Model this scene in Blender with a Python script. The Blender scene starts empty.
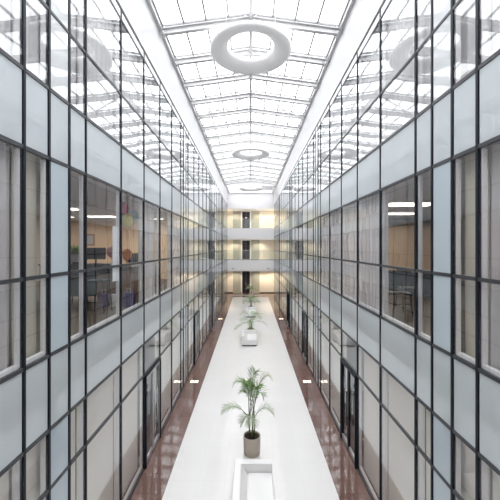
import bpy, math, random
from mathutils import Vector, Matrix
random.seed(7)
SC = bpy.context.scene
COL = SC.collection
PI = math.pi

# ------------------------------------------------------------------ camera, light, exposure
W = 2.6            # half width of the atrium
CZ = 5.43          # camera height
cam_d = bpy.data.cameras.new('camera'); cam = bpy.data.objects.new('camera', cam_d); COL.objects.link(cam)
cam.location = (0, 0, CZ); cam.rotation_euler = (PI/2, 0, 0)
cam_d.sensor_width = 36; cam_d.lens = 36*310/500; cam_d.shift_x = -0.0014; cam_d.shift_y = -0.006
cam_d.clip_start = 0.05; cam_d.clip_end = 200
SC.camera = cam
world = bpy.data.worlds.new('world'); SC.world = world; world.use_nodes = True
bg = world.node_tree.nodes['Background']
bg.inputs['Color'].default_value = (0.985, 0.985, 1.0, 1); bg.inputs['Strength'].default_value = 5.0
SC.view_settings.view_transform = 'Standard'; SC.view_settings.look = 'None'
SC.view_settings.gamma = 1; SC.view_settings.use_curve_mapping = False
SC.view_settings.exposure = 0.30
SC.cycles.max_bounces = 12; SC.cycles.diffuse_bounces = 7; SC.cycles.transparent_max_bounces = 24
SC.cycles.glossy_bounces = 6
pl = bpy.data.lights.new('skylight_portal', 'AREA'); pl.shape = 'RECTANGLE'; pl.size = 4.9; pl.size_y = 35.2
plo = bpy.data.objects.new('skylight_portal', pl); COL.objects.link(plo); plo.location = (0, 16.8, 12.05)
pl.cycles.is_portal = True

# ------------------------------------------------------------------ materials
MATS = {}
def newmat(name):
    m = bpy.data.materials.new(name); m.use_nodes = True; m.node_tree.nodes.clear()
    MATS[name] = m
    return m, m.node_tree.nodes, m.node_tree.links

def pm(name, col, rough=0.5, metal=0.0, noise=0.0, nscale=20, spec=0.5, bump=0.0, emis=None, es=0, trans=0):
    m, N, L = newmat(name)
    out = N.new('ShaderNodeOutputMaterial'); b = N.new('ShaderNodeBsdfPrincipled')
    b.inputs['Roughness'].default_value = rough; b.inputs['Metallic'].default_value = metal
    b.inputs['Specular IOR Level'].default_value = spec
    tc = N.new('ShaderNodeTexCoord'); nz = N.new('ShaderNodeTexNoise'); nz.inputs['Scale'].default_value = nscale
    nz.inputs['Detail'].default_value = 3
    L.new(tc.outputs['Object'], nz.inputs['Vector'])
    mx = N.new('ShaderNodeMix'); mx.data_type = 'RGBA'
    a = [max(0, c*(1-noise)) for c in col]; bb = [min(1, c*(1+noise)) for c in col]
    mx.inputs[6].default_value = (*a, 1); mx.inputs[7].default_value = (*bb, 1)
    L.new(nz.outputs['Fac'], mx.inputs[0]); L.new(mx.outputs[2], b.inputs['Base Color'])
    if bump:
        bp = N.new('ShaderNodeBump'); bp.inputs['Strength'].default_value = bump
        L.new(nz.outputs['Fac'], bp.inputs['Height']); L.new(bp.outputs['Normal'], b.inputs['Normal'])
    if emis:
        b.inputs['Emission Color'].default_value = (*emis, 1); b.inputs['Emission Strength'].default_value = es
    if trans:
        td = N.new('ShaderNodeBsdfTranslucent'); L.new(mx.outputs[2], td.inputs['Color'])
        ms = N.new('ShaderNodeMixShader'); ms.inputs[0].default_value = trans
        L.new(b.outputs[0], ms.inputs[1]); L.new(td.outputs[0], ms.inputs[2]); L.new(ms.outputs[0], out.inputs['Surface'])
    else:
        L.new(b.outputs[0], out.inputs['Surface'])
    return m

def glassy(name, f0=0.06, power=5.0, tint=(0.93, 0.96, 0.96), base=None, wave=0.0, grough=0.0, noise=0.03):
    """coated pane: schlick mix of a clear (or opaque, if base) layer and a mirror layer"""
    m, N, L = newmat(name)
    out = N.new('ShaderNodeOutputMaterial')
    geo = N.new('ShaderNodeNewGeometry')
    dt = N.new('ShaderNodeVectorMath'); dt.operation = 'DOT_PRODUCT'
    L.new(geo.outputs['Incoming'], dt.inputs[0]); L.new(geo.outputs['Normal'], dt.inputs[1])
    ab = N.new('ShaderNodeMath'); ab.operation = 'ABSOLUTE'; L.new(dt.outputs['Value'], ab.inputs[0])
    su = N.new('ShaderNodeMath'); su.operation = 'SUBTRACT'; su.inputs[0].default_value = 1; su.use_clamp = True
    L.new(ab.outputs[0], su.inputs[1])
    pw = N.new('ShaderNodeMath'); pw.operation = 'POWER'; pw.inputs[1].default_value = power; L.new(su.outputs[0], pw.inputs[0])
    ma = N.new('ShaderNodeMath'); ma.operation = 'MULTIPLY_ADD'; ma.inputs[1].default_value = 1-f0; ma.inputs[2].default_value = f0
    ma.use_clamp = True
    L.new(pw.outputs[0], ma.inputs[0])
    gl = N.new('ShaderNodeBsdfGlossy'); gl.inputs['Roughness'].default_value = grough
    gl.inputs['Color'].default_value = (0.95, 0.98, 1.0, 1)
    tc = N.new('ShaderNodeTexCoord')
    if wave:
        nz = N.new('ShaderNodeTexNoise'); nz.inputs['Scale'].default_value = 1.1; nz.inputs['Detail'].default_value = 1
        L.new(geo.outputs['Position'], nz.inputs['Vector'])
        bp = N.new('ShaderNodeBump'); bp.inputs['Strength'].default_value = wave; bp.inputs['Distance'].default_value = 0.05
        L.new(nz.outputs['Fac'], bp.inputs['Height']); L.new(bp.outputs['Normal'], gl.inputs['Normal'])
    if base:
        d = N.new('ShaderNodeBsdfDiffuse')
        n2 = N.new('ShaderNodeTexNoise'); n2.inputs['Scale'].default_value = 2.0
        L.new(tc.outputs['Object'], n2.inputs['Vector'])
        mx = N.new('ShaderNodeMix'); mx.data_type = 'RGBA'
        mx.inputs[6].default_value = (*[c*(1-noise) for c in base], 1); mx.inputs[7].default_value = (*[min(1, c*(1+noise)) for c in base], 1)
        L.new(n2.outputs['Fac'], mx.inputs[0]); L.new(mx.outputs[2], d.inputs['Color'])
    else:
        d = N.new('ShaderNodeBsdfTransparent'); d.inputs['Color'].default_value = (*tint, 1)
    ms = N.new('ShaderNodeMixShader'); L.new(ma.outputs[0], ms.inputs[0]); L.new(d.outputs[0], ms.inputs[1]); L.new(gl.outputs[0], ms.inputs[2])
    L.new(ms.outputs[0], out.inputs['Surface'])
    return m

def tilemat(name, c1, c2, mortar, bw, bh, msize, rough, veins=0.0, spec=0.5, offset=0.0):
    m, N, L = newmat(name)
    out = N.new('ShaderNodeOutputMaterial'); b = N.new('ShaderNodeBsdfPrincipled')
    tc = N.new('ShaderNodeTexCoord'); br = N.new('ShaderNodeTexBrick')
    br.offset = offset; br.inputs['Scale'].default_value = 1; br.inputs['Brick Width'].default_value = bw
    br.inputs['Row Height'].default_value = bh; br.inputs['Mortar Size'].default_value = msize
    br.inputs['Color1'].default_value = (*c1, 1); br.inputs['Color2'].default_value = (*c2, 1); br.inputs['Mortar'].default_value = (*mortar, 1)
    L.new(tc.outputs['Object'], br.inputs['Vector'])
    nz = N.new('ShaderNodeTexNoise'); nz.inputs['Scale'].default_value = 14; nz.inputs['Detail'].default_value = 6
    L.new(tc.outputs['Object'], nz.inputs['Vector'])
    rp = N.new('ShaderNodeMapRange'); rp.inputs['To Min'].default_value = 1-veins; rp.inputs['To Max'].default_value = 1+veins
    L.new(nz.outputs['Fac'], rp.inputs['Value'])
    mv = N.new('ShaderNodeVectorMath'); mv.operation = 'SCALE'
    L.new(br.outputs['Color'], mv.inputs[0]); L.new(rp.outputs[0], mv.inputs['Scale'])
    L.new(mv.outputs[0], b.inputs['Base Color'])
    b.inputs['Roughness'].default_value = rough; b.inputs['Specular IOR Level'].default_value = spec
    L.new(b.outputs[0], out.inputs['Surface'])
    return m

M_white = pm('white_paint', (0.90, 0.90, 0.91), 0.55, noise=0.01)
M_steel = pm('white_steel', (0.48, 0.48, 0.485), 0.35, noise=0.015)
M_bar = pm('grey_glazing_bar', (0.30, 0.30, 0.305), 0.4, noise=0.015)
M_upst = pm('upstand_paint', (0.66, 0.67, 0.68), 0.6, noise=0.01)
M_tran = pm('lit_transom_metal', (0.058, 0.062, 0.07), 0.42, noise=0.08, spec=0.35)  # frame metal lightened: light caught by the horizontal bars is put into its colour
M_ring = pm('ring_plaster', (0.95, 0.95, 0.95), 0.6, noise=0.01)
M_node = pm('grey_metal_fitting', (0.42, 0.42, 0.43), 0.4, metal=0.3, noise=0.05)
M_frame = pm('anthracite_metal', (0.011, 0.014, 0.021), 0.5, noise=0.08, spec=0.22)
M_silver = pm('brushed_aluminium', (0.55, 0.55, 0.56), 0.35, metal=0.7, noise=0.05)
M_lip = pm('silver_grey_trim', (0.30, 0.31, 0.32), 0.4, noise=0.05)
M_glass = glassy('clear_window_glass', f0=0.055, power=5.2, tint=(0.99, 0.99, 0.99), wave=0.08)
M_rail = glassy('balustrade_glass', f0=0.05, tint=(0.90, 0.93, 0.92))
M_roofg = glassy('skylight_glass', f0=0.03, tint=(0.985, 0.985, 0.985))
def milk():  # translucent sheet for the panel added past the last rafter
    m, N, L = newmat('added_daylight_sheet'); out = N.new('ShaderNodeOutputMaterial')
    t = N.new('ShaderNodeBsdfTranslucent'); t.inputs['Color'].default_value = (0.62, 0.62, 0.63, 1)
    p = N.new('ShaderNodeBsdfTransparent'); x = N.new('ShaderNodeMixShader'); x.inputs[0].default_value = 0.12
    nz = N.new('ShaderNodeTexNoise'); nz.inputs['Scale'].default_value = 3
    L.new(t.outputs[0], x.inputs[1]); L.new(p.outputs[0], x.inputs[2]); L.new(x.outputs[0], out.inputs['Surface'])
    return m
M_milk = milk()
M_span = glassy('frosted_spandrel_glass', f0=0.09, power=4.6, base=(0.565, 0.615, 0.64), wave=0.08, grough=0.012)
M_blue = glassy('pale_blue_infill_glass', f0=0.05, power=4.6, base=(0.51, 0.59, 0.64), wave=0.08, grough=0.02)
M_pale = glassy('pale_white_infill_glass', f0=0.06, power=4.6, base=(0.66, 0.69, 0.705), wave=0.08, grough=0.01)
M_office = pm('warm_office_wall', (0.76, 0.58, 0.39), 0.8, noise=0.03)
M_inner = pm('interior_wall_grey', (0.62, 0.61, 0.60), 0.8, noise=0.02)
M_cream = pm('cream_wall', (0.87, 0.80, 0.69), 0.8, noise=0.03)
M_beige = pm('beige_cupboard', (0.70, 0.53, 0.34), 0.6, noise=0.05)
M_ceil = pm('interior_ceiling', (0.60, 0.57, 0.57), 0.8, noise=0.02)
M_carpet = pm('interior_floor_covering', (0.10, 0.07, 0.055), 0.5, noise=0.2, nscale=40)
M_curt = pm('grey_curtain_fabric', (0.76, 0.735, 0.745), 0.9, noise=0.04, trans=0.25)
M_sheer = pm('white_sheer_fabric', (0.88, 0.88, 0.89), 0.9, noise=0.03, trans=0.35)
M_olive = pm('olive_roller_fabric', (0.62, 0.59, 0.50), 0.9, noise=0.06, trans=0.1)
M_blind = pm('beige_louvre_fabric', (0.92, 0.87, 0.80), 0.8, noise=0.03, trans=0.15)
M_reveal = pm('white_window_reveal', (0.92, 0.92, 0.93), 0.5, noise=0.01)
M_floorw = tilemat('polished_white_tile', (0.80, 0.795, 0.785), (0.785, 0.78, 0.77), (0.73, 0.725, 0.715), 0.6, 0.6, 0.004, 0.13, veins=0.015)
M_floorb = tilemat('polished_brown_stone', (0.20, 0.122, 0.103), (0.155, 0.094, 0.080), (0.10, 0.062, 0.053), 0.45, 0.62, 0.006, 0.05, veins=0.25, spec=0.6)
M_fg = pm('backlit_floor_glass', (0.9, 0.85, 0.75), 0.3, emis=(1.0, 0.86, 0.66), es=2.2)
M_lamp = pm('lamp_diffuser', (0.9, 0.9, 0.88), 0.4, emis=(1.0, 0.93, 0.82), es=2.6)
M_dl = pm('downlight_lens', (0.9, 0.88, 0.82), 0.4, emis=(1.0, 0.86, 0.62), es=3.5)
M_pot = pm('taupe_ceramic', (0.56, 0.49, 0.42), 0.6, noise=0.05, nscale=8)
M_soil = pm('dark_soil', (0.022, 0.014, 0.010), 0.9, noise=0.5, nscale=60, bump=0.6)
M_leaf = pm('palm_leaf', (0.15, 0.30, 0.055), 0.32, noise=0.35, nscale=5, trans=0.3, spec=0.7)
M_leaf2 = pm('palm_leaf_pale', (0.42, 0.50, 0.34), 0.30, noise=0.3, nscale=5, trans=0.35, spec=0.8)
M_stem = pm('palm_cane', (0.13, 0.17, 0.06), 0.6, noise=0.25, nscale=14)
M_bench = pm('white_gloss_laminate', (0.88, 0.875, 0.87), 0.18, noise=0.01)
M_black = pm('black_plastic', (0.012, 0.012, 0.014), 0.5, noise=0.2)
M_dark = pm('dark_door_leaf', (0.016, 0.011, 0.013), 0.35, noise=0.2)
M_greyp = pm('grey_green_panel', (0.44, 0.43, 0.36), 0.4, noise=0.06, nscale=4)
M_desk = pm('dark_green_desk', (0.030, 0.045, 0.045), 0.5, noise=0.15)
M_wood = pm('orange_brown_wood', (0.27, 0.13, 0.07), 0.5, noise=0.2, nscale=9)
M_pink = pm('magenta_latex', (0.9, 0.10, 0.30), 0.25, noise=0.03, trans=0.3)
M_yel = pm('yellow_latex', (0.95, 0.88, 0.25), 0.25, noise=0.03, trans=0.3)
M_lblue = pm('light_blue_latex', (0.40, 0.70, 0.90), 0.25, noise=0.03, trans=0.3)
M_orange = pm('orange_latex', (0.85, 0.30, 0.06), 0.25, noise=0.03, trans=0.3)
M_green = pm('green_latex', (0.12, 0.50, 0.22), 0.25, noise=0.03, trans=0.3)
M_rose = pm('rose_pink_latex', (0.72, 0.36, 0.42), 0.3, noise=0.03, trans=0.3)
M_string = pm('balloon_string', (0.6, 0.6, 0.6), 0.7)
M_paper = pm('white_paper', (0.85, 0.86, 0.88), 0.7, noise=0.01)
M_purple = pm('purple_paper', (0.12, 0.08, 0.26), 0.6, noise=0.1)
M_screen = pm('dark_screen', (0.02, 0.025, 0.035), 0.15)
M_grid = pm('vent_grey', (0.45, 0.46, 0.47), 0.5, noise=0.03)

# ------------------------------------------------------------------ mesh building
class MB:
    def __init__(s): s.v = []; s.f = []; s.m = []; s.mi = 0
    def box(s, x0, x1, y0, y1, z0, z1):
        if x0 > x1: x0, x1 = x1, x0
        b = len(s.v)
        s.v += [(x0,y0,z0),(x1,y0,z0),(x1,y1,z0),(x0,y1,z0),(x0,y0,z1),(x1,y0,z1),(x1,y1,z1),(x0,y1,z1)]
        for q in ((0,3,2,1),(4,5,6,7),(0,1,5,4),(1,2,6,5),(2,3,7,6),(3,0,4,7)):
            s.f.append(tuple(b+i for i in q)); s.m.append(s.mi)
        return s
    def bar(s, p, q, w, h, up=(0,0,1)):
        """rectangular bar from p to q"""
        p = Vector(p); q = Vector(q); d = (q-p).normalized(); u = Vector(up)
        r = d.cross(u).normalized()*w/2; u2 = r.cross(d).normalized()*h/2
        b = len(s.v)
        for c in (p, q):
            s.v += [tuple(c-r-u2), tuple(c+r-u2), tuple(c+r+u2), tuple(c-r+u2)]
        for f in ((0,1,2,3),(7,6,5,4),(0,4,5,1),(1,5,6,2),(2,6,7,3),(3,7,4,0)):
            s.f.append(tuple(b+i for i in f)); s.m.append(s.mi)
        return s
    def tube(s, pts, rad, n=8):
        pts = [Vector(p) for p in pts]; R = rad if isinstance(rad, (list, tuple)) else [rad]*len(pts)
        b = len(s.v); a = Vector((0.31, 0.83, 0.47)).normalized()
        for i, p in enumerate(pts):
            d = (pts[min(i+1, len(pts)-1)]-pts[max(i-1, 0)]).normalized()
            u = d.cross(a).normalized(); w = d.cross(u)
            for k in range(n):
                t = 2*PI*k/n; s.v.append(tuple(p+(u*math.cos(t)+w*math.sin(t))*R[i]))
        for i in range(len(pts)-1):
            for k in range(n):
                k2 = (k+1) % n
                s.f.append((b+i*n+k, b+i*n+k2, b+(i+1)*n+k2, b+(i+1)*n+k)); s.m.append(s.mi)
        s.f.append(tuple(b+k for k in range(n))[::-1]); s.m.append(s.mi)
        s.f.append(tuple(b+(len(pts)-1)*n+k for k in range(n))); s.m.append(s.mi)
        return s
    def lathe(s, prof, c=(0,0,0), n=32, closed=False):
        b = len(s.v); k = len(prof)
        for i in range(n):
            t = 2*PI*i/n
            for r, z in prof: s.v.append((c[0]+r*math.cos(t), c[1]+r*math.sin(t), c[2]+z))
        for i in range(n):
            j = (i+1) % n
            for a in range(k if closed else k-1):
                a2 = (a+1) % k
                s.f.append((b+i*k+a, b+j*k+a, b+j*k+a2, b+i*k+a2)); s.m.append(s.mi)
        return s
    def poly(s, pts):
        b = len(s.v); s.v += [tuple(p) for p in pts]; s.f.append(tuple(range(b, b+len(pts)))); s.m.append(s.mi); return s
    def mesh(s, name, mats, smooth=False, bevel=0):
        me = bpy.data.meshes.new(name); me.from_pydata(s.v, [], s.f); me.update()
        if not isinstance(mats, (list, tuple)): mats = [mats]
        for m in mats: me.materials.append(m)
        if len(mats) > 1:
            for p, mi in zip(me.polygons, s.m): p.material_index = mi
        if smooth:
            for p in me.polygons: p.use_smooth = True
        return me
    def build(s, name, mats, parent=None, loc=(0,0,0), smooth=False, bevel=0):
        o = bpy.data.objects.new(name, s.mesh(name, mats, smooth)); COL.objects.link(o)
        o.location = loc
        if parent: o.parent = parent
        if bevel:
            md = o.modifiers.new('bevel', 'BEVEL'); md.width = bevel; md.segments = 3; md.limit_method = 'ANGLE'
        return o

def link(me, name, parent=None, loc=(0,0,0), rz=0):
    o = bpy.data.objects.new(name, me); COL.objects.link(o); o.location = loc; o.rotation_euler.z = rz
    if parent: o.parent = parent
    return o
def empty(name, loc, rz=0):
    o = bpy.data.objects.new(name, None); COL.objects.link(o); o.location = loc; o.rotation_euler.z = rz
    o.empty_display_size = 0.1; return o
def tag(o, label, cat, group=None, kind=None):
    o['label'] = label; o['category'] = cat
    if group: o['group'] = group
    if kind: o['kind'] = kind
    return o
def struct(o): o['kind'] = 'structure'; return o
def copy_tree(o, parent=None):
    c = o.copy(); COL.objects.link(c); c.parent = parent
    for ch in list(o.children): copy_tree(ch, c)
    return c

# ------------------------------------------------------------------ levels and grid
Y0, Y1 = -0.448, 34.215                      # facade run
Z_D, Z_S1, Z_F2, Z_M2, Z_S2, Z_F3, Z_M3, Z_T, Z_TT = 2.30, 3.07, 4.03, 5.06, 6.575, 7.47, 8.49, 10.00, 10.19
YB = 36.6
P = 1.3333
grid = []                                    # (y0, y1, wide?)
k = -4
while 4.885 + (k+1)*P <= Y1 + 0.01:
    a = 4.885 + k*P; b = a + P
    ph = (a - 3.5517) % (6*P)
    if min(ph, 6*P-ph) < 0.05:
        for j in range(3): grid.append((a+j*P/3, a+(j+1)*P/3, j+1))
    else: grid.append((a, b, 0))
    k += 1
Y0 = grid[0][0]; Y1 = grid[-1][1]
ys = [g[0] for g in grid] + [Y1]

# ------------------------------------------------------------------ floor
fw = 1.91
struct(MB().box(-fw, fw, Y0-0.1, 33.6, -0.12, 0).build('floor', M_floorw))
struct(MB().box(-W-0.4, -fw, Y0-0.1, YB, -0.12, 0).box(fw, W+0.4, Y0-0.1, YB, -0.12, 0).box(-fw, fw, 33.6, YB, -0.12, 0).build('floor', M_floorb))

# ------------------------------------------------------------------ facades
def facade(s, side):
    mb = MB()
    for i, y in enumerate(ys):
        w = 0.020
        mb.box(s*(W-0.012), s*(W+0.028), y-w, y+w, 0, Z_TT)
    mb.mi = 1
    for z, h in ((0.03, 0.03), (Z_S1, 0.028), (Z_F2, 0.028), (Z_M2, 0.026), (Z_S2, 0.028), (Z_F3, 0.028), (Z_M3, 0.022), (Z_T, 0.022), (Z_TT, 0.02)):
        mb.box(s*(W-0.010), s*(W+0.027), Y0, Y1, z-h*0.85, z+h*0.85)
    # ground-storey transom
    mb.box(s*(W-0.010), s*(W+0.027), Y0, Y1, Z_D-0.022, Z_D+0.022)
    wall = struct(mb.build('wall_'+side, [M_frame, M_tran]))
    for (a, b, nar) in grid:
        for z0, z1 in ((Z_S1, Z_F2), (Z_S2, Z_F3)):
            MB().box(s*W, s*(W+0.03), a+0.03, b-0.03, z0+0.028, z1-0.028).build('spandrel_panel', M_span, wall)
        MB().box(s*W, s*(W+0.03), a+0.03, b-0.03, Z_T+0.022, Z_TT-0.02).build('fascia_panel', M_white, wall)
    return wall
WL = facade(-1, 'left'); WR = facade(1, 'right')

wn = [0]
DOORS = {(-1, 2), (1, 2), (-1, 7), (1, 7), (-1, 12), (1, 12)}
def modk(a): return round((a-4.885)/P)
_cache = {}
def window(s, a, b, nar, st):
    wn[0] += 1
    z0, zm, z1 = ((0.06, Z_D, Z_S1), (Z_F2, Z_M2, Z_S2), (Z_F3, Z_M3, Z_T))[st]
    key = (s, nar > 0, nar == 2, st)
    wd = b-a
    if key not in _cache:
        f = MB()    # white inner reveal: two jambs and a sill
        if nar != 2:
            f.box(s*0.03, s*0.085, 0.012, 0.030, z0+0.03, z1-0.03); f.box(s*0.03, s*0.085, wd-0.04, wd-0.012, z0+0.03, z1-0.03)
            f.box(s*0.03, s*0.085, 0.030, wd-0.04, z0+0.02, z0+0.065)
        else:
            f.box(s*0.04, s*0.10, 0.032, wd-0.032, z0+0.03, z1-0.03)
        g = lambda p, q: MB().box(0, s*0.012, 0.03, wd-0.03, p+0.026, q-0.026)
        gm = (M_pale if st == 2 else M_blue) if nar == 2 else M_glass
        _cache[key] = (f.mesh('window', M_reveal), g(z0, zm).mesh('pane', gm), g(zm, z1).mesh('pane', gm))
    fm, g1, g2 = _cache[key]
    o = struct(link(fm, 'window_%d' % wn[0], None, (s*W, a, 0)))
    link(g1, 'lower_pane', o); link(g2, 'upper_pane', o)
for s in (-1, 1):
    for (a, b, nar) in grid:
        for st in range(3):
            if st == 0 and not nar and (s, modk(a)) in DOORS: continue
            window(s, a, b, nar, st)

# doors in the ground storey (two glazed leaves, pull bars, silver threshold)
dn = 0
for s in (-1, 1):
    for mk in (2, 7, 12):
        dn += 1
        a = 4.885+mk*P
        fr = MB()
        fr.box(s*(-0.045), s*0.10, 0.0301, 0.085, 0.0, Z_D-0.027).box(s*(-0.045), s*0.10, P-0.085, P-0.0301, 0, Z_D-0.027)
        fr.box(s*(-0.045), s*0.10, 0.085, P-0.085, Z_D-0.075, Z_D-0.027)
        d = struct(fr.build('door_%d' % dn, M_frame, None, (s*W, a, 0)))
        MB().box(0, s*0.012, 0.03, P-0.03, Z_D+0.027, Z_S1-0.028).build('transom_pane', M_glass, d)
        half = (P-0.17)/2
        for j in range(2):
            ya = 0.088+j*(half+0.002); yb = ya+half-0.004
            lf = MB()
            lf.box(-s*0.02, s*0.03, ya, ya+0.05, 0.062, Z_D-0.08).box(-s*0.02, s*0.03, yb-0.05, yb, 0.062, Z_D-0.08)
            lf.box(-s*0.02, s*0.03, ya+0.05, yb-0.05, Z_D-0.14, Z_D-0.08)
            leaf = lf.build('door_leaf', M_silver if s < 0 else M_frame, d)
            MB().box(-s*0.02, s*0.03, ya+0.05, yb-0.05, 0.062, 0.17).build('kick_rail', M_silver, leaf)
            MB().box(0, s*0.01, ya+0.05, yb-0.05, 0.17, Z_D-0.14).build('leaf_glass', M_glass, leaf)
            yh = yb-0.10 if j == 0 else ya+0.10
            h = MB(); h.tube([(-s*0.09, yh, 0.75), (-s*0.09, yh, 1.65)], 0.014)
            h.tube([(-s*0.09, yh, 0.85), (-s*0.018, yh+(0.06 if j == 0 else -0.06), 0.85)], 0.009).tube([(-s*0.09, yh, 1.55), (-s*0.018, yh+(0.06 if j == 0 else -0.06), 1.55)], 0.009)
            h.build('pull_handle', M_silver if s < 0 else M_black, leaf, smooth=True)
            for zh in (0.35, 1.75, 1.95):
                yy = ya if j == 0 else yb
                MB().box(-s*0.05, -s*0.021, yy-0.015, yy+0.03, zh, zh+0.09).build('hinge', M_black, leaf)

# ------------------------------------------------------------------ rooms behind the glass
XO = 9.0
for s, nm in ((-1, 'left'), (1, 'right')):
    sl = MB()
    for za, zb in ((3.12, 3.90), (6.62, 7.34)):
        struct(MB().box(s*(W+0.035), s*XO, Y0, Y1+2.4, za, zb).build('ceiling', M_ceil))
        struct(MB().box(s*(W+0.035), s*XO, Y0, Y1+2.4, zb, zb+0.09).build('floor', M_carpet))
    tp = MB().box(s*(W-0.03), s*XO, Y0, Y1+2.4, 10.215, 10.33)
    struct(tp.build('ceiling', M_white)).name = 'ceiling_upper_'+nm
    struct(MB().box(s*(W+0.4), s*XO, Y0, Y1+2.4, -0.12, 0).build('floor', M_carpet)).name = 'floor_rooms_'+nm
    struct(MB().box(s*XO, s*(XO+0.1), Y0, Y1+2.4, -0.12, 10.33).build('wall_outer_'+nm, M_inner))
    # cross walls
    for st, (z0, z1) in enumerate(((0, 3.12), (3.99, 6.62), (7.43, 10.215))):
        for y in ((3.75, 13.9, 21.0, 29.0) if st == 1 else (3.75, 11.7, 19.7, 27.7)):
            struct(MB().box(s*(W+0.36), s*XO, y, y+0.1, z0, z1).build('wall_partition_'+nm, M_office if st == 1 and y == 13.9 else M_inner))

def wavy(y0, y1, z0, z1, amp, n, x=0.0, ph=0.0):
    m = MB(); b = 0; N = n*8
    for i in range(N+1):
        t = i/N; y = y0+(y1-y0)*t
        xx = x+amp*math.sin(2*PI*n*t+ph)+amp*0.4*math.sin(2*PI*n*0.37*t+1.3)
        xb = x+amp*1.5*math.sin(2*PI*n*t+ph)+amp*0.5*math.sin(2*PI*n*0.37*t+1.6)
        m.v += [(xb, y, z0), (xx, y, z1)]
    for i in range(N): m.f.append((2*i, 2*i+2, 2*i+3, 2*i+1)); m.m.append(0)
    return m
def louvre(y0, y1, z0, z1, s):
    m = MB(); n = max(3, round((y1-y0)/0.115)); st = (y1-y0)/n
    for i in range(n):
        y = y0+(i+0.5)*st
        m.bar((s*0.0, y, z0), (s*0.0, y, z1), st*0.94, 0.004, up=(1, 0.14*s, 0))
    m.box(-0.03, 0.03, y0, y1, z1+0.001, z1+0.04)
    return m

side_n = {-1: 'left', 1: 'right'}
cc = {}
def put(key, maker, name, mat, loc, smooth=True):
    if key not in cc: cc[key] = maker().mesh(name, mat, smooth)
    return link(cc[key], name, None, loc)
for s in (-1, 1):
    sd = side_n[s]
    for (a, b, nar) in grid:
        if a < 0.8 or nar == 2: continue
        wd = b-a; mk = modk(a); e = wd+0.12 if nar == 1 else wd; x = s*(W+0.155)
        # middle storey
        z0, z1 = 4.0, 6.58
        if s == -1: clear = 4.4 < a < 7.5 or 8.8 < a < 10.1
        else: clear = 4.4 < a < 6.2 or nar == 3 and a < 5
        if s == 1 and a > 4.8 and a < 4.95: clear = True
        if nar == 1 and a < 4 :
            o = put(('ol', s), lambda: MB().box(-0.006, 0.006, 0.02, wd-0.02, 4.02, 6.58).box(-0.02, 0.02, 0.02, wd-0.02, 4.0, 4.02).tube([(0, 0.02, 6.585), (0, wd-0.02, 6.585)], 0.025, 10), 'roller_blind', M_olive, (x, a, 0), False)
            tag(o, 'olive grey roller blind in the narrow middle-storey window nearest the camera, %s facade' % sd, 'blind')
        elif not clear:
            near = a < 3
            if near:
                o = put(('c', s, nar, 'near'), lambda: wavy(0.02, e-0.01, z0, z1, 0.028, max(3, round(wd*7))), 'curtain', M_curt, (x, a, 0))
                if a > 2:
                    tag(o, 'grey pleated curtain behind the middle-storey glass nearest the camera, %s facade' % sd, 'curtain')
                else:
                    tag(o, 'grey pleated curtain at the outer edge of the frame, middle storey, %s facade' % sd, 'curtain')
            elif s == -1 and 7.5 < a < 8:
                o = put(('c', s, nar, 'sheer'), lambda: wavy(0.02, e-0.01, z0, z1, 0.02, 8), 'curtain', M_curt, (x, a, 0))
                tag(o, 'grey curtain in the left middle-storey window just beyond the one with the balloons', 'curtain')
            elif s == 1 and 6.1 < a < 6.3:
                o = put(('c', s, nar, 'mid'), lambda: wavy(0.02, e-0.01, z0, z1, 0.022, 8), 'curtain', M_curt, (x, a, 0))
                tag(o, 'grey curtain in the right middle-storey window next to the lit clear office windows', 'curtain')
            else:
                o = put(('c', s, nar, 'mid'), lambda: wavy(0.02, e-0.01, z0, z1, 0.022, max(3, round(wd*6))), 'curtain', M_curt, (x, a, 0))
                tag(o, 'grey pleated curtain in the far run of middle-storey windows, %s facade' % sd, 'curtain', 'middle-storey curtains of the %s facade' % sd)
        # top storey
        o = put(('t', s, nar), lambda: wavy(0.02, e-0.01, 7.44, 9.98, 0.02, max(3, round(wd*6))), 'curtain', M_sheer, (x, a, 0))
        tag(o, 'white sheer curtain behind the reflecting top-storey glass of the %s facade' % sd, 'curtain', 'top-storey curtains of the %s facade' % sd)
        # ground storey
        if nar == 0 and (s, mk) in DOORS: continue
        o = put(('g', s, nar), lambda: louvre(0.03, e-0.03, 0.06, 3.03, s), 'vertical_blind', M_blind, (x, a, 0), False)
        tag(o, 'beige vertical louvre blind behind the ground-storey glass of the %s facade' % sd, 'blind', 'ground-storey blinds of the %s facade' % sd)

# ------------------------------------------------------------------ upstand, skylight roof
XE, ZE, ZR = 2.44, 11.40, 11.73
YR0 = 8.49-1.393*6; YR1 = 8.49+1.393*15
tn = 0
for s in (-1, 1):
    tn += 1
    m = MB()
    y0, y1 = Y0, Y1+0.2
    pts = [(s*(W+0.0), Z_TT+0.025), (s*(XE+0.07), ZE-0.08), (s*(XE+0.07), ZE+0.12), (s*(W+0.5), ZE+0.12), (s*(W+0.5), Z_TT+0.145), (s*(W+0.0), Z_TT+0.145)]
    pts = [(s*W, Z_TT+0.145), (s*(XE+0.07), ZE-0.08), (s*(XE+0.07), ZE+0.12), (s*(W+0.5), ZE+0.12), (s*(W+0.5), Z_TT+0.145)]
    n = len(pts)
    m.v = [(p[0], y0, p[1]) for p in pts]+[(p[0], y1, p[1]) for p in pts]
    m.f = [tuple(range(n)), tuple(range(2*n-1, n-1, -1))]+[(i, (i+1) % n, n+(i+1) % n, n+i) for i in range(n)]
    m.m = [0]*len(m.f)
    struct(m.build('trim_%d' % tn, M_upst))

roof = MB()
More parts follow.
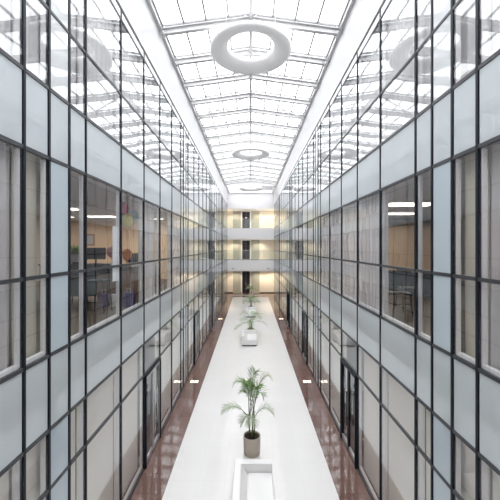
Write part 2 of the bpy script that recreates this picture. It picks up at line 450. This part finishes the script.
# ridge and eave beams as the skylight's main mesh
roof.box(-0.045, 0.045, YR0, YR1, ZR-0.13, ZR+0.02)
for s in (-1, 1): roof.box(s*(XE-0.02), s*(XE+0.08), Y0, YR1, ZE-0.06, ZE+0.04)
sky = struct(roof.build('ceiling', M_steel)); sky.name = 'ceiling_skylight'
def zr(x, off=0): return ZE+(ZR-ZE)*(1-abs(x)/XE)+off
raf_me = {}
r1 = MB()
for s in (-1, 1):
    # I-shaped rafter: bottom flange, web, top flange
    for w_, h_, o_ in ((0.11, 0.025, -0.165), (0.05, 0.115, -0.095), (0.15, 0.025, -0.025)):
        r1.bar((0, 0, zr(0, o_)), (s*XE, 0, zr(XE, o_)), w_, h_)
raf = r1.mesh('rafter', M_steel)
r2 = MB()
for s in (-1, 1): r2.bar((0, 0, zr(0, 0.085)), (s*XE, 0, zr(XE, 0.085)), 0.05, 0.05)
gbar = r2.mesh('glazing_bar', M_bar)
br = MB().box(-0.025, 0.025, -0.025, 0.025, -0.01, 0.075).tube([(-0.03, 0, 0.03), (0.03, 0, 0.03)], 0.03, 10).mesh('bracket', M_node)
eb = MB().tube([(0, -0.07, 0), (0, 0.07, 0)], 0.045, 12).box(-0.02, 0.02, -0.1, 0.1, -0.02, 0.06).mesh('eave_fitting', M_steel, True)
y = YR0; i = 0
while y < YR1+0.01:
    r = link(raf, 'rafter', sky, (0, y, 0))
    link(gbar, 'glazing_bar', r, (0, 0, 0))
    for s in (-1, 1):
        for t in (0.06, 0.25, 0.5, 0.75, 0.97):
            link(br, 'bracket', r, (s*XE*t, 0, zr(XE*t, 0)))
        link(eb, 'eave_fitting', r, (s*(XE-0.06), 0.0, ZE-0.17))
    if y+1.393 < YR1+0.01:
        for s in (-1, 1):
            g = MB()
            a0 = Vector((s*0.04, 0, zr(0.04, 0.125))); a1 = Vector((s*XE, 0, zr(XE, 0.125)))
            g.v = [(p.x, q, p.z+dz) for dz in (0, 0.012) for (p, q) in ((a0, 0.02), (a1, 0.02), (a1, 1.373), (a0, 1.373))]
            g.f = [(0,1,2,3),(7,6,5,4),(0,4,5,1),(1,5,6,2),(2,6,7,3),(3,7,4,0)]; g.m = [0]*6
            if ('rg', s) not in cc: cc[('rg', s)] = g.mesh('skylight_pane', M_roofg)
            link(cc[('rg', s)], 'skylight_pane', sky, (0, y, 0))
    y += 1.393; i += 1
for s in (-1, 1):
    for t in (0.25, 0.5, 0.75):
        MB().bar((s*XE*t, YR0, zr(XE*t, 0.085)), (s*XE*t, YR1, zr(XE*t, 0.085)), 0.05, 0.05).build('purlin', M_bar, sky)
    MB().bar((s*(XE-0.03), YR0, ZE+0.085), (s*(XE-0.03), YR1, ZE+0.085), 0.05, 0.05).build('purlin', M_bar, sky)
    # wind bracing in the fourth bay beyond the first visible rafter
    ya = 8.49+1.393*3
    MB().bar((s*0.05, ya, ZR-0.12), (s*(XE-0.05), ya+1.393, ZE-0.12), 0.035, 0.05).build('diagonal_brace', M_steel, sky)
MB().box(-0.045, 0.045, YR0, YR1, ZR+0.06, ZR+0.15).build('ridge_cap', M_steel, sky)

# flat white soffit beyond the skylight around an added daylight panel, its gable upstand and the first parapet band
tn += 1
m = MB().box(-XE-0.065, XE+0.065, YR1+0.05, YR1+0.25, ZE, ZE+0.1).box(-XE-0.065, XE+0.065, Y1-0.1, Y1+0.2, ZE, ZE+0.1)
m.box(-XE-0.065, -XE+0.15, YR1+0.25, Y1-0.1, ZE, ZE+0.1).box(XE-0.15, XE+0.065, YR1+0.25, Y1-0.1, ZE, ZE+0.1)
m.v += [(-XE-0.06, YR1+0.05, ZE+0.1), (XE+0.06, YR1+0.05, ZE+0.1), (0, YR1+0.05, ZR+0.25), (-XE-0.06, YR1+0.15, ZE+0.1), (XE+0.06, YR1+0.15, ZE+0.1), (0, YR1+0.15, ZR+0.25)]
bs = len(m.v)-6
m.f += [(bs, bs+1, bs+2), (bs+5, bs+4, bs+3), (bs, bs+2, bs+5, bs+3), (bs+1, bs+4, bs+5, bs+2)]; m.m += [0]*4
struct(m.build('trim_%d' % tn, M_white))
struct(MB().box(-XE+0.15, XE-0.15, YR1+0.25, Y1-0.1, ZE+0.03, ZE+0.045).build('ceiling_added_daylight_panel', M_milk))  # added translucent panel, lets daylight down onto the far parapet
# wall behind the camera
struct(MB().box(-XO, XO, Y0-0.2, Y0-0.03, -0.12, 11.9).build('wall_near', M_white))

# ventilation grille in the soffit
g = MB()
g.box(0.95, 2.25, 30.1, 30.2, ZE-0.04, ZE-0.001).box(0.95, 2.25, 32.4, 32.5, ZE-0.04, ZE-0.001).box(0.95, 1.0, 30.2, 32.4, ZE-0.04, ZE-0.001).box(2.2, 2.25, 30.2, 32.4, ZE-0.04, ZE-0.001)
vg = g.build('vent_grille', M_white)
tag(vg, 'white rectangular ventilation grille in the flat ceiling beyond the skylight', 'vent grille')
g = MB()
for i in range(7): g.box(1.0, 2.2, 30.35+i*0.3, 30.5+i*0.3, ZE-0.03, ZE-0.002)
g.build('slat', M_grid, vg)

# ------------------------------------------------------------------ far end galleries
GX = 4.6
gal = struct(MB().box(-GX, GX, Y1+0.2, YB, 2.74, 3.99).box(-GX, GX, Y1+0.2, YB, 6.30, 7.47).box(-GX, GX, Y1+0.2, YB, 9.69, 11.52).build('ceiling_galleries', M_white))
struct(MB().box(-GX, GX, YB, YB+0.1, -0.12, 11.5).build('wall_far', M_cream))
struct(MB().box(-GX, GX, YB-0.03, YB-0.001, 0.0, 0.10).build('baseboard_far', M_dark))
for s, nm in ((-1, 'left'), (1, 'right')):
    struct(MB().box(s*(W+0.45), s*(W+0.55), Y1+0.3, YB, 0, 9.69).build('wall_gallery_'+nm, M_cream))
for i, (z0, z1, nm) in enumerate(((0, 2.74, 'ground-floor'), (3.99, 6.30, 'middle'), (7.47, 9.69, 'upper'))):
    dn += 1
    h = z1-z0-0.04
    fr = MB().box(-1.10, -1.0, YB-0.08, YB-0.002, z0+0.001, z0+h).box(-0.10, 0.02, YB-0.08, YB-0.002, z0+0.001, z0+h).box(-1.0, -0.10, YB-0.08, YB-0.002, z0+h-0.06, z0+h)
    d = struct(fr.build('door_%d' % dn, M_white))
    lf = MB().box(-0.995, -0.555, YB-0.05, YB-0.01, z0+0.01, z0+h-0.07).build('door_leaf', M_dark, d)
    l2 = MB().box(-0.545, -0.105, YB-0.05, YB-0.01, z0+0.01, z0+h-0.07).build('door_leaf', M_dark, d)
    MB().tube([(-0.60, YB-0.09, z0+0.95), (-0.60, YB-0.09, z0+1.25)], 0.012).box(-0.606, -0.594, YB-0.09, YB-0.05, z0+1.0, z0+1.02).box(-0.606, -0.594, YB-0.09, YB-0.05, z0+1.18, z0+1.2).build('pull_handle', M_silver, lf)
    if i == 2: MB().box(-0.68, -0.42, YB-0.07, YB-0.051, z0+1.35, z0+1.47).build('door_plate', M_paper, l2)
    tn += 1
    struct(MB().box(-2.09, -1.19, YB-0.05, YB-0.002, z0+0.001, z0+h).box(0.08, 1.04, YB-0.05, YB-0.002, z0+0.001, z0+h).build('trim_%d' % tn, M_greyp))
    # recessed downlights in the gallery ceilings
    for j, xx in enumerate((-1.75, 0.95, -1.75+4.1) if i != 1 else (-1.75, 0.95)):
        dl = MB().lathe([(0.10, -0.012), (0.075, -0.02), (0.075, -0.002), (0.10, -0.002)], (0, 0, 0), 20, True).build('downlight', M_white, None, (xx, 35.6, z1-0.001))
        MB().lathe([(0.0, -0.006), (0.074, -0.006), (0.074, -0.003), (0, -0.003)], (0, 0, 0), 20).build('lens', M_dl, dl)
        tag(dl, '%s recessed ceiling downlight under the %s gallery ceiling at the far end' % (('leftmost', 'middle' if i != 1 else 'right-hand', 'rightmost')[j], nm), 'ceiling light')
        L_ = bpy.data.lights.new('downlight_lamp', 'SPOT'); L_.energy = 105; L_.spot_size = math.radians(125); L_.spot_blend = 0.6; L_.color = (1.0, 0.88, 0.70); L_.shadow_soft_size = 0.06
        lo = bpy.data.objects.new('downlight_lamp', L_); COL.objects.link(lo); lo.location = (0, 0, -0.03); lo.rotation_euler = (math.radians(12), 0, 0); lo.parent = dl
    if i:
        b = empty('glass_balustrade', (0, Y1+0.26, z0))
        tag(b, 'clear glass balustrade with slim handrail along the %s gallery edge' % nm, 'balustrade')
        for k2 in range(4):
            x0 = -W+0.02+k2*1.29
            MB().box(x0+0.01, x0+1.28, -0.006, 0.006, 0.05, 1.05).build('glass_panel', M_rail, b)
        MB().tube([(-W+0.02, 0, 1.075), (W-0.02, 0, 1.075)], 0.02).build('handrail', M_silver, b)
        MB().box(-W+0.02, W-0.02, -0.03, 0.03, 0.0, 0.05).build('bottom_rail', M_frame if i == 1 else M_white, b)
# small spotlights on the lower parapet band
for j, xx in enumerate((-1.95, 1.95)):
    o = empty('wall_spotlight', (xx, Y1+0.2, 3.05))
    tag(o, 'small grey spotlight on the %s end of the lowest white parapet band' % ('left', 'right')[j], 'spotlight')
    MB().box(-0.05, 0.05, -0.03, 0.0, -0.04, 0.04).build('wall_plate', M_grid, o)
    MB().tube([(0, -0.03, 0), (0.0, -0.1, 0.0)], 0.02).tube([(-0.13, -0.13, -0.0), (0.13, -0.13, 0.0)], 0.055, 12).build('lamp_head', M_grid, o)
# floor mat at the far end
tag(MB().box(-2.0, 1.35, 34.55, 35.1, 0.0005, 0.02).build('door_mat', M_lip), 'long dark entrance mat on the brown floor at the far end', 'door mat')

# ------------------------------------------------------------------ ring-shaped ceiling discs
prof = [(0.655, 0.28), (0.655, 0.20), (0.67, 0.165), (0.72, 0.12), (0.80, 0.065), (0.90, 0.025), (1.02, 0.0), (1.11, 0.01), (1.155, 0.045), (1.15, 0.09), (1.08, 0.16), (0.95, 0.24), (0.80, 0.29)]
ring_me = MB().lathe(prof, (0, 0, 0), 72, True).mesh('ring', M_ring, True)
for j, (yy, lb) in enumerate(((8.87, 'large white ring disc hanging under the skylight nearest the camera'), (18.7, 'white ring disc under the middle of the skylight run'), (30.0, 'farthest white ring disc, just below the end of the skylight'))):
    o = empty('ceiling_ring', (0, yy, 10.96)); tag(o, lb, 'ceiling ring', 'ring discs under the skylight')
    link(ring_me, 'ring_body', o)
    for a in range(4):
        t = PI/4+a*PI/2
        x, y = 0.92*math.cos(t), 0.92*math.sin(t)
        MB().tube([(x, y, 0.22), (x, y, zr(x, -0.02)-10.96 if j < 2 else 0.44)], 0.01, 6).build('suspension_rod', M_steel, o)

# ------------------------------------------------------------------ recessed floor lights
def floor_light(x, y, lb, pair, grp=None):
    o = MB().box(-0.16 if pair else -0.12, 0.16 if pair else 0.12, -0.11, 0.11, 0.0005, 0.004).build('floor_light', M_steel, None, (x, y, 0))
    tag(o, lb, 'floor light', grp)
    if pair:
        MB().box(-0.145, -0.03, -0.09, 0.09, 0.0042, 0.008).build('lens', M_fg, o); MB().box(0.03, 0.145, -0.09, 0.09, 0.0042, 0.008).build('lens', M_fg, o)
    else:
        MB().box(-0.105, 0.105, -0.09, 0.09, 0.0042, 0.008).build('lens', M_fg, o)
floor_light(-2.27, 12.5, 'nearest recessed double floor light in the left brown stone strip', True)
floor_light(2.27, 12.5, 'nearest recessed double floor light in the right brown stone strip', True)
floor_light(-2.30, 23.4, 'farther recessed floor light in the left brown stone strip', True)
floor_light(2.30, 23.4, 'farther recessed floor light in the right brown stone strip', True)

# ------------------------------------------------------------------ benches
def bench(x, y, lb):
    """y = far end; runs towards the camera by 1.3 m"""
    o = empty('bench', (x, y, 0)); tag(o, lb, 'bench', 'white block benches along the middle of the floor')
    L, hw, H = 1.32, 0.425, 0.56
    MB().box(-hw+0.04, hw-0.04, -L+0.05, -0.05, 0, 0.07).build('plinth', M_black, o)
    m = MB(); sz = 0.33
    # outer shell with a back rim and a left arm, open to the right
    P_ = [(-hw, -L, .07), (hw, -L, .07), (hw, 0, .07), (-hw, 0, .07)]
    m.box(-hw, hw, -L, 0, 0.07, sz)
    m.box(-hw, hw, -0.16, 0, sz, H)
    # left arm with sloping inner side
    b0 = len(m.v)
    m.v += [(-hw, -L, sz), (-hw+0.30, -L, sz), (-hw+0.15, -L, H), (-hw, -L, H), (-hw, -0.16, sz), (-hw+0.30, -0.16, sz), (-hw+0.15, -0.16, H), (-hw, -0.16, H)]
    for f in ((0,1,2,3),(7,6,5,4),(0,4,5,1),(1,5,6,2),(2,6,7,3),(3,7,4,0)): m.f.append(tuple(b0+i for i in f)); m.m.append(0)
    m.build('shell', M_bench, o, bevel=0.015)
    MB().box(-hw+0.31, hw-0.01, -L+0.02, -0.175, sz+0.002, sz+0.045).build('seat_pad', M_bench, o, bevel=0.02)
    return o
bench(0.06, 7.13, 'white block bench at the bottom edge in front of the nearest palm')
bench(-0.08, 18.25, 'white block bench with dark plinth in front of the second palm')
bench(0.0, 25.2, 'white block bench in front of the third palm, mostly hidden behind the second palm')

# ------------------------------------------------------------------ potted palms
def frond(m, p0, az, reach, top, tip, leaf=0.24, start=0.36, n=23, rnd=None):
    R = rnd or random
    d = Vector((math.cos(az), math.sin(az), 0))
    p0 = Vector(p0)
    c1 = p0+d*reach*0.12+Vector((0, 0, (top-p0.z)*0.75)); c2 = p0+d*reach*0.62; c2.z = top*1.06
    p3 = p0+d*reach; p3.z = tip
    def B(t): return p0*(1-t)**3+c1*3*t*(1-t)**2+c2*3*t*t*(1-t)+p3*t**3
    pts = [B(i/14) for i in range(15)]
    m.mi = 0
    m.tube(pts, [0.011*(1-0.8*i/14) for i in range(15)], 5)
    m.mi = 1
    for i in range(n):
        t = start+(1-start)*i/(n-1)
        p = B(t); tg = (B(min(1, t+0.02))-B(t-0.02)).normalized()
        sd = tg.cross(Vector((0, 0, 1)))
        if sd.length < 0.1: sd = Vector((-d.y, d.x, 0))
        sd.normalize(); up = sd.cross(tg).normalized()
        u = (t-start)/(1-start)
        ln = leaf*(0.55+0.9*math.sin(PI*min(1, 0.18+0.80*u)))*R.uniform(0.85, 1.12)*0.75
        for s in (-1, 1):
            dr = (sd*s*0.80+tg*0.75+up*R.uniform(0.0, 0.35)).normalized()
            w = tg*0.010
            a = p; bmid = p+dr*ln*0.5+Vector((0, 0, -0.01)); e = p+dr*ln+Vector((0, 0, -ln*R.uniform(0.05, 0.4)))
            nrm = dr.cross(up).normalized()*0.008
            m.poly([a-nrm*0.4, bmid-nrm, bmid+nrm, a+nrm*0.4]); m.poly([bmid-nrm, e, bmid+nrm])

def palm(x, y, lb, specs, seed, scale=1.0):
    R = random.Random(seed)
    o = empty('potted_palm', (x, y, 0)); tag(o, lb, 'potted palm', 'potted palms along the middle of the floor')
    r = 0.225
    pot = MB().lathe([(0, 0), (r*0.90, 0), (r*0.94, 0.01), (r*0.985, 0.25), (r, 0.455), (r, 0.47), (r-0.02, 0.47), (r-0.022, 0.41)], (0, 0, 0), 40).build('pot', M_pot, o, smooth=True)
    MB().lathe([(0, 0.435), (0.1, 0.432), (r-0.021, 0.42)], (0, 0, 0), 32).build('soil', M_soil, pot, smooth=True)
    bases = []
    for j in range(5):
        t = 2*PI*j/5+R.uniform(-.3, .3); q = (0.06*math.cos(t), 0.06*math.sin(t))
        hgt = R.uniform(0.25, 0.42)*scale
        bases.append((q[0]*1.3, q[1]*1.3, 0.43+hgt))
        MB().tube([(q[0], q[1], 0.42), (q[0]*1.1, q[1]*1.1, 0.43+hgt*0.5), (q[0]*1.3, q[1]*1.3, 0.45+hgt)], [0.021, 0.017, 0.013], 8).build('cane', M_stem, o, smooth=True)
    for i, (az, reach, top, tip) in enumerate(specs):
        m = MB(); b = bases[i % 5]
        frond(m, b, math.radians(az), reach, top, tip, leaf=0.30*scale, rnd=R)
        m.build('frond', [M_stem, M_leaf2 if i % 3 == 1 else M_leaf], o)
    return o
specs1 = [(174, 0.58, 2.08, 1.98), (6, 0.52, 2.20, 2.10), (40, 0.26, 2.25, 2.22), (186, 0.76, 1.42, 1.26), (-4, 0.58, 1.42, 1.22),
          (150, 0.30, 1.95, 1.85), (70, 0.35, 1.75, 1.7), (-80, 0.40, 1.25, 1.0), (100, 0.5, 2.0, 1.8), (-25, 0.34, 1.85, 1.75), (200, 0.42, 1.15, 0.95), (170, 0.34, 1.72, 1.70), (15, 0.36, 1.85, 1.85)]
specs1 = [(a, r*0.9, t*0.93, q*0.92) for a, r, t, q in specs1]
palm(0.03, 8.18, 'nearest potted palm in a taupe cylinder pot behind the white bench at the bottom', specs1, 3)
def rs(seed, hs, n=14, w=0.98):
    R = random.Random(seed); out = []
    for i in range(n):
        az = i*137.5; t = (0.72+0.28*R.random())*hs; rr = w*R.uniform(0.65, 1.05)
        if i % 3 == 0: t *= 0.72
        out.append((az, rr, t, t-R.uniform(0.1, 0.4)))
    return out
palm(0.0, 18.95, 'second potted palm from the camera, its pot behind the white bench with the dark plinth', rs(5, 1.5), 5)
palm(0.0, 26.0, 'third potted palm from the camera, just above the second one in the picture', rs(9, 1.42), 9)
palm(0.03, 33.0, 'farthest potted palm in front of the dark door', rs(11, 1.7, 9, 0.6), 11)

# ------------------------------------------------------------------ offices behind the middle storey
def ceiling_lamp(x, y, lb, wx=0.9, wy=0.35, z=6.62):
    o = MB().box(-wx/2, wx/2, -wy/2, wy/2, -0.05, 0).build('ceiling_light', M_white, None, (x, y, z-0.002)); tag(o, lb, 'ceiling light')
    MB().box(-wx/2+0.02, wx/2-0.02, -wy/2+0.02, wy/2-0.02, -0.06, -0.0501).build('diffuser', M_lamp, o)
    L_ = bpy.data.lights.new('office_lamp', 'AREA'); L_.shape = 'RECTANGLE'; L_.size = wx*0.9; L_.size_y = wy*0.9; L_.energy = 20; L_.color = (1, 0.90, 0.76)
    lo = bpy.data.objects.new('office_lamp', L_); COL.objects.link(lo); lo.location = (0, 0, -0.07); lo.parent = o
ceiling_lamp(-5.6, 11.6, 'long ceiling light in the left office seen through the wide clear window', 1.1, 0.6)
ceiling_lamp(-5.5, 9.3, 'ceiling light in the left office seen through the narrow window, lower one', 0.7, 0.5)
ceiling_lamp(-7.2, 11.6, 'ceiling light in the left office seen through the narrow window, upper one', 0.9, 0.6)
ceiling_lamp(-4.0, 12.6, 'ceiling light at the far end of the left office near the balloons', 0.9, 0.3)
ceiling_lamp(4.25, 8.3, 'bright ceiling light nearest the glass in the right office', 1.3, 0.7)
ceiling_lamp(5.0, 10.6, 'farther ceiling light in the right office, left of the bright one', 1.3, 0.6)

ZF = 3.99
# left office
def desk(x, y, w, d, h, mat, lb, top=None, legs=False):
    o = empty('desk', (x, y, ZF)); tag(o, lb, 'desk')
    MB().box(-w/2, w/2, -d/2, d/2, h-0.035, h).build('desktop', top or mat, o)
    MB().box(-w/2+0.03, w/2-0.03, -d/2+0.03, -d/2+0.055, 0.12, h-0.036).build('front_panel', mat, o)
    for sx in (-1, 1): MB().box(sx*(w/2-0.05), sx*(w/2-0.02), -d/2+0.06, d/2-0.03, 0, h-0.036).build('side_panel', mat, o)
    return o
desk(-4.8, 8.6, 1.8, 0.6, 0.98, M_desk, 'dark green reception counter in the left office')
desk(-3.42, 8.1, 0.9, 0.8, 0.80, M_wood, 'orange brown wooden desk below the balloons in the left office')
desk(-3.9, 10.9, 1.2, 0.6, 0.78, M_wood, 'orange brown wooden desk behind the balloons in the left office')
def stool(x, y, lb, sh=0.72, back=0.34, cat='chair', mat=None):
    mat = mat or M_black
    o = empty('office_stool', (x, y, ZF)); tag(o, lb, cat)
    MB().box(-0.19, 0.19, -0.19, 0.19, sh-0.04, sh).build('seat', mat, o, bevel=0.01)
    MB().box(-0.18, 0.18, 0.165, 0.19, sh+0.12, sh+back).build('backrest', mat, o, bevel=0.008)
    for sx in (-1, 1):
        MB().tube([(sx*0.16, 0.175, sh-0.02), (sx*0.16, 0.178, sh+back-0.04)], 0.012).build('back_post', mat, o)
        for sy in (-1, 1): MB().tube([(sx*0.16, sy*0.16, sh-0.04), (sx*0.20, sy*0.20, 0.0)], 0.013).build('leg', mat, o)
    m = MB()
    for sx in (-1, 1): m.tube([(sx*0.185, -0.185, 0.25), (sx*0.185, 0.185, 0.25)], 0.009)
    m.tube([(-0.185, -0.185, 0.25), (0.185, -0.185, 0.25)], 0.009).build('stretcher', mat, o)
stool(-3.35, 6.85, 'dark high stool in the left office in front of the dark counter')
stool(-4.35, 7.7, 'dark high stool right beside the dark green counter in the left office')
stool(3.15, 6.6, 'dark chair near the glass in the right office', 0.48, 0.45)
stool(3.75, 7.4, 'dark chair farther from the glass in the right office', 0.48, 0.45)
def monitor(x, y, z, lb, rz=0):
    o = empty('monitor', (x, y, z), rz); tag(o, lb, 'monitor')
    MB().box(-0.26, 0.26, -0.015, 0.015, 0.12, 0.44).build('housing', M_black, o)
    MB().box(-0.25, 0.25, -0.019, -0.0155, 0.13, 0.43).build('screen', M_screen, o)
    MB().box(-0.02, 0.02, 0.0151, 0.04, 0.01, 0.25).box(-0.11, 0.11, -0.07, 0.09, 0.0, 0.012).build('stand', M_black, o)
monitor(-4.3, 8.6, ZF+0.98, 'dark computer monitor in the middle of the dark green counter', 0.2)
monitor(-5.4, 8.6, ZF+0.98, 'dark computer monitor at the far left end of the dark green counter', -0.2)
monitor(-4.1, 10.9, ZF+0.78, 'dark monitor on the wooden desk behind the balloons', 0.4)
# office plant in a white box planter on the desk
o = empty('office_plant', (-4.88, 8.5, ZF+0.98)); tag(o, 'leafy green plant in a white box on the dark counter of the left office', 'plant')
MB().box(-0.20, 0.20, -0.12, 0.12, 0, 0.26).build('planter', M_paper, o, bevel=0.01)
m = MB(); R = random.Random(4)
for i in range(60):
    az = R.uniform(0, 2*PI); el = R.uniform(0.3, 1.4); r_ = R.uniform(0.12, 0.32)
    b_ = Vector((R.uniform(-.14, .14), R.uniform(-.06, .06), 0.25)); d = Vector((math.cos(az)*math.cos(el), math.sin(az)*math.cos(el), math.sin(el)))
    sd = d.cross(Vector((0, 0, 1))).normalized()*0.03
    m.poly([b_, b_+d*r_*0.6-sd, b_+d*r_, b_+d*r_*0.6+sd])
m.build('foliage', M_leaf, o)
# boxes, trays and bags
def box_thing(name, x, y, z, w, d, h, mat, lb, cat, part=None, pm_=None):
    o = MB().box(-w/2, w/2, -d/2, d/2, 0, h).build(name, mat, None, (x, y, z), bevel=0.005); tag(o, lb, cat)
    if part == 'lid': MB().box(-w/2-0.008, w/2+0.008, -d/2-0.008, d/2+0.008, h+0.0005, h+0.035).build('lid', pm_, o)
    if part == 'handle':
        MB().tube([(-w*0.2, 0, h-0.005), (-w*0.2, 0, h+0.09), (w*0.2, 0, h+0.09), (w*0.2, 0, h-0.005)], 0.006, 6).build('handle', pm_, o)
box_thing('storage_box', -3.25, 8.28, ZF+0.80, 0.34, 0.25, 0.12, M_grid, 'grey lidded storage box on the wooden desk below the balloons', 'box', 'lid', M_paper)
box_thing('storage_box', -3.78, 8.2, ZF+0.80, 0.24, 0.3, 0.16, M_screen, 'dark lidded box on the wooden desk beside the grey box', 'box', 'lid', M_grid)
box_thing('paper_bag', -2.95, 7.5, ZF, 0.24, 0.14, 0.34, M_purple, 'purple carrier bag on the office floor closest to the glass', 'bag', 'handle', M_paper)
box_thing('paper_bag', -3.25, 7.5, ZF, 0.22, 0.14, 0.30, M_paper, 'white carrier bag on the office floor between two purple bags', 'bag', 'handle', M_purple)
box_thing('paper_bag', -3.55, 7.5, ZF, 0.22, 0.14, 0.32, M_purple, 'purple carrier bag on the office floor farther from the glass', 'bag', 'handle', M_paper)
# picture on the cross wall
o = MB().box(-0.2, 0.2, -0.03, 0, -0.26, 0.26).build('picture_frame', M_wood, None, (-7.2, 13.898, 5.75)); tag(o, 'small dark framed picture on the cream wall of the left office', 'picture')
MB().box(-0.15, 0.15, -0.034, -0.031, -0.2, 0.2).build('picture_panel', M_grid, o)
# white notice on the glass
o = MB().box(0, 0.006, -0.14, 0.14, -0.53, 0.53).build('paper_notice', M_paper, None, (-W-0.024, 6.02, 5.30)); o.scale = (1, 1, 1)
tag(o, 'tall white paper sheet hanging inside the left office window', 'notice')
# wall cupboards in the right office
for j in range(4):
    o = MB().box(0, 0.88, 0, 0.45, 0, 2.28).build('cupboard', M_beige, None, (4.6+j*0.885, 12.4, ZF))
    tag(o, '%s tall beige cupboard in the row at the back of the right office' % ('leftmost', 'second from left', 'third from left', 'rightmost')[j], 'cupboard')
    for q in range(2):
        d = MB().box(0.01+q*0.435, 0.435+q*0.435, -0.02, -0.0005, 0.06, 2.26).build('door', M_beige, o)
        MB().box(0.39+q*0.07, 0.40+q*0.07, -0.04, -0.0201, 1.0, 1.15).build('handle', M_silver, d)
# table in the right office
desk(4.2, 8.9, 1.6, 0.8, 0.74, M_desk, 'dark table in the right office below the bright ceiling light')
# balloons
def balloon(x, y, z, r, mat, lb, tail=1.0):
    o = empty('balloon', (x, y, z)); tag(o, lb, 'balloon', 'balloons in the left office')
    pr = []
    for i in range(17):
        t = PI*i/16; rr = math.sin(t); zz = -math.cos(t)
        pr.append((r*rr*(0.92+0.08*zz), r*(zz*1.12-0.12*(1-zz)/2)))
    MB().lathe(pr, (0, 0, 0), 28).build('balloon_skin', mat, o, smooth=True)
    MB().lathe([(0, 0), (0.004, -0.002), (0.018, -0.03), (0, -0.03)], (0, 0, -r*1.24), 10).build('knot', mat, o)
    MB().tube([(0, 0, -r*1.25), (0.01, 0.01, -r*1.25-tail*0.5), (0, 0, -r*1.25-tail)], 0.002, 4).build('string', M_string, o)
balloon(-3.27, 7.95, 6.42, 0.14, M_pink, 'magenta balloon at the top of the bunch in the left office window', 1.3)
balloon(-3.06, 7.70, 6.10, 0.145, M_yel, 'yellow balloon below the magenta one in the left office window', 0.95)
balloon(-3.06, 8.15, 6.27, 0.12, M_lblue, 'light blue balloon right of the yellow one in the left office window', 1.0)
balloon(-4.0, 8.9, 5.30, 0.14, M_rose, 'pale rose balloon beside the white sheet in the left office window', 0.35)
balloon(-3.12, 7.82, 5.24, 0.13, M_orange, 'orange balloon low beside the window frame in the left office', 0.25)
balloon(-3.36, 7.85, 5.09, 0.09, M_green, 'green balloon low behind the orange one in the left office', 0.15)
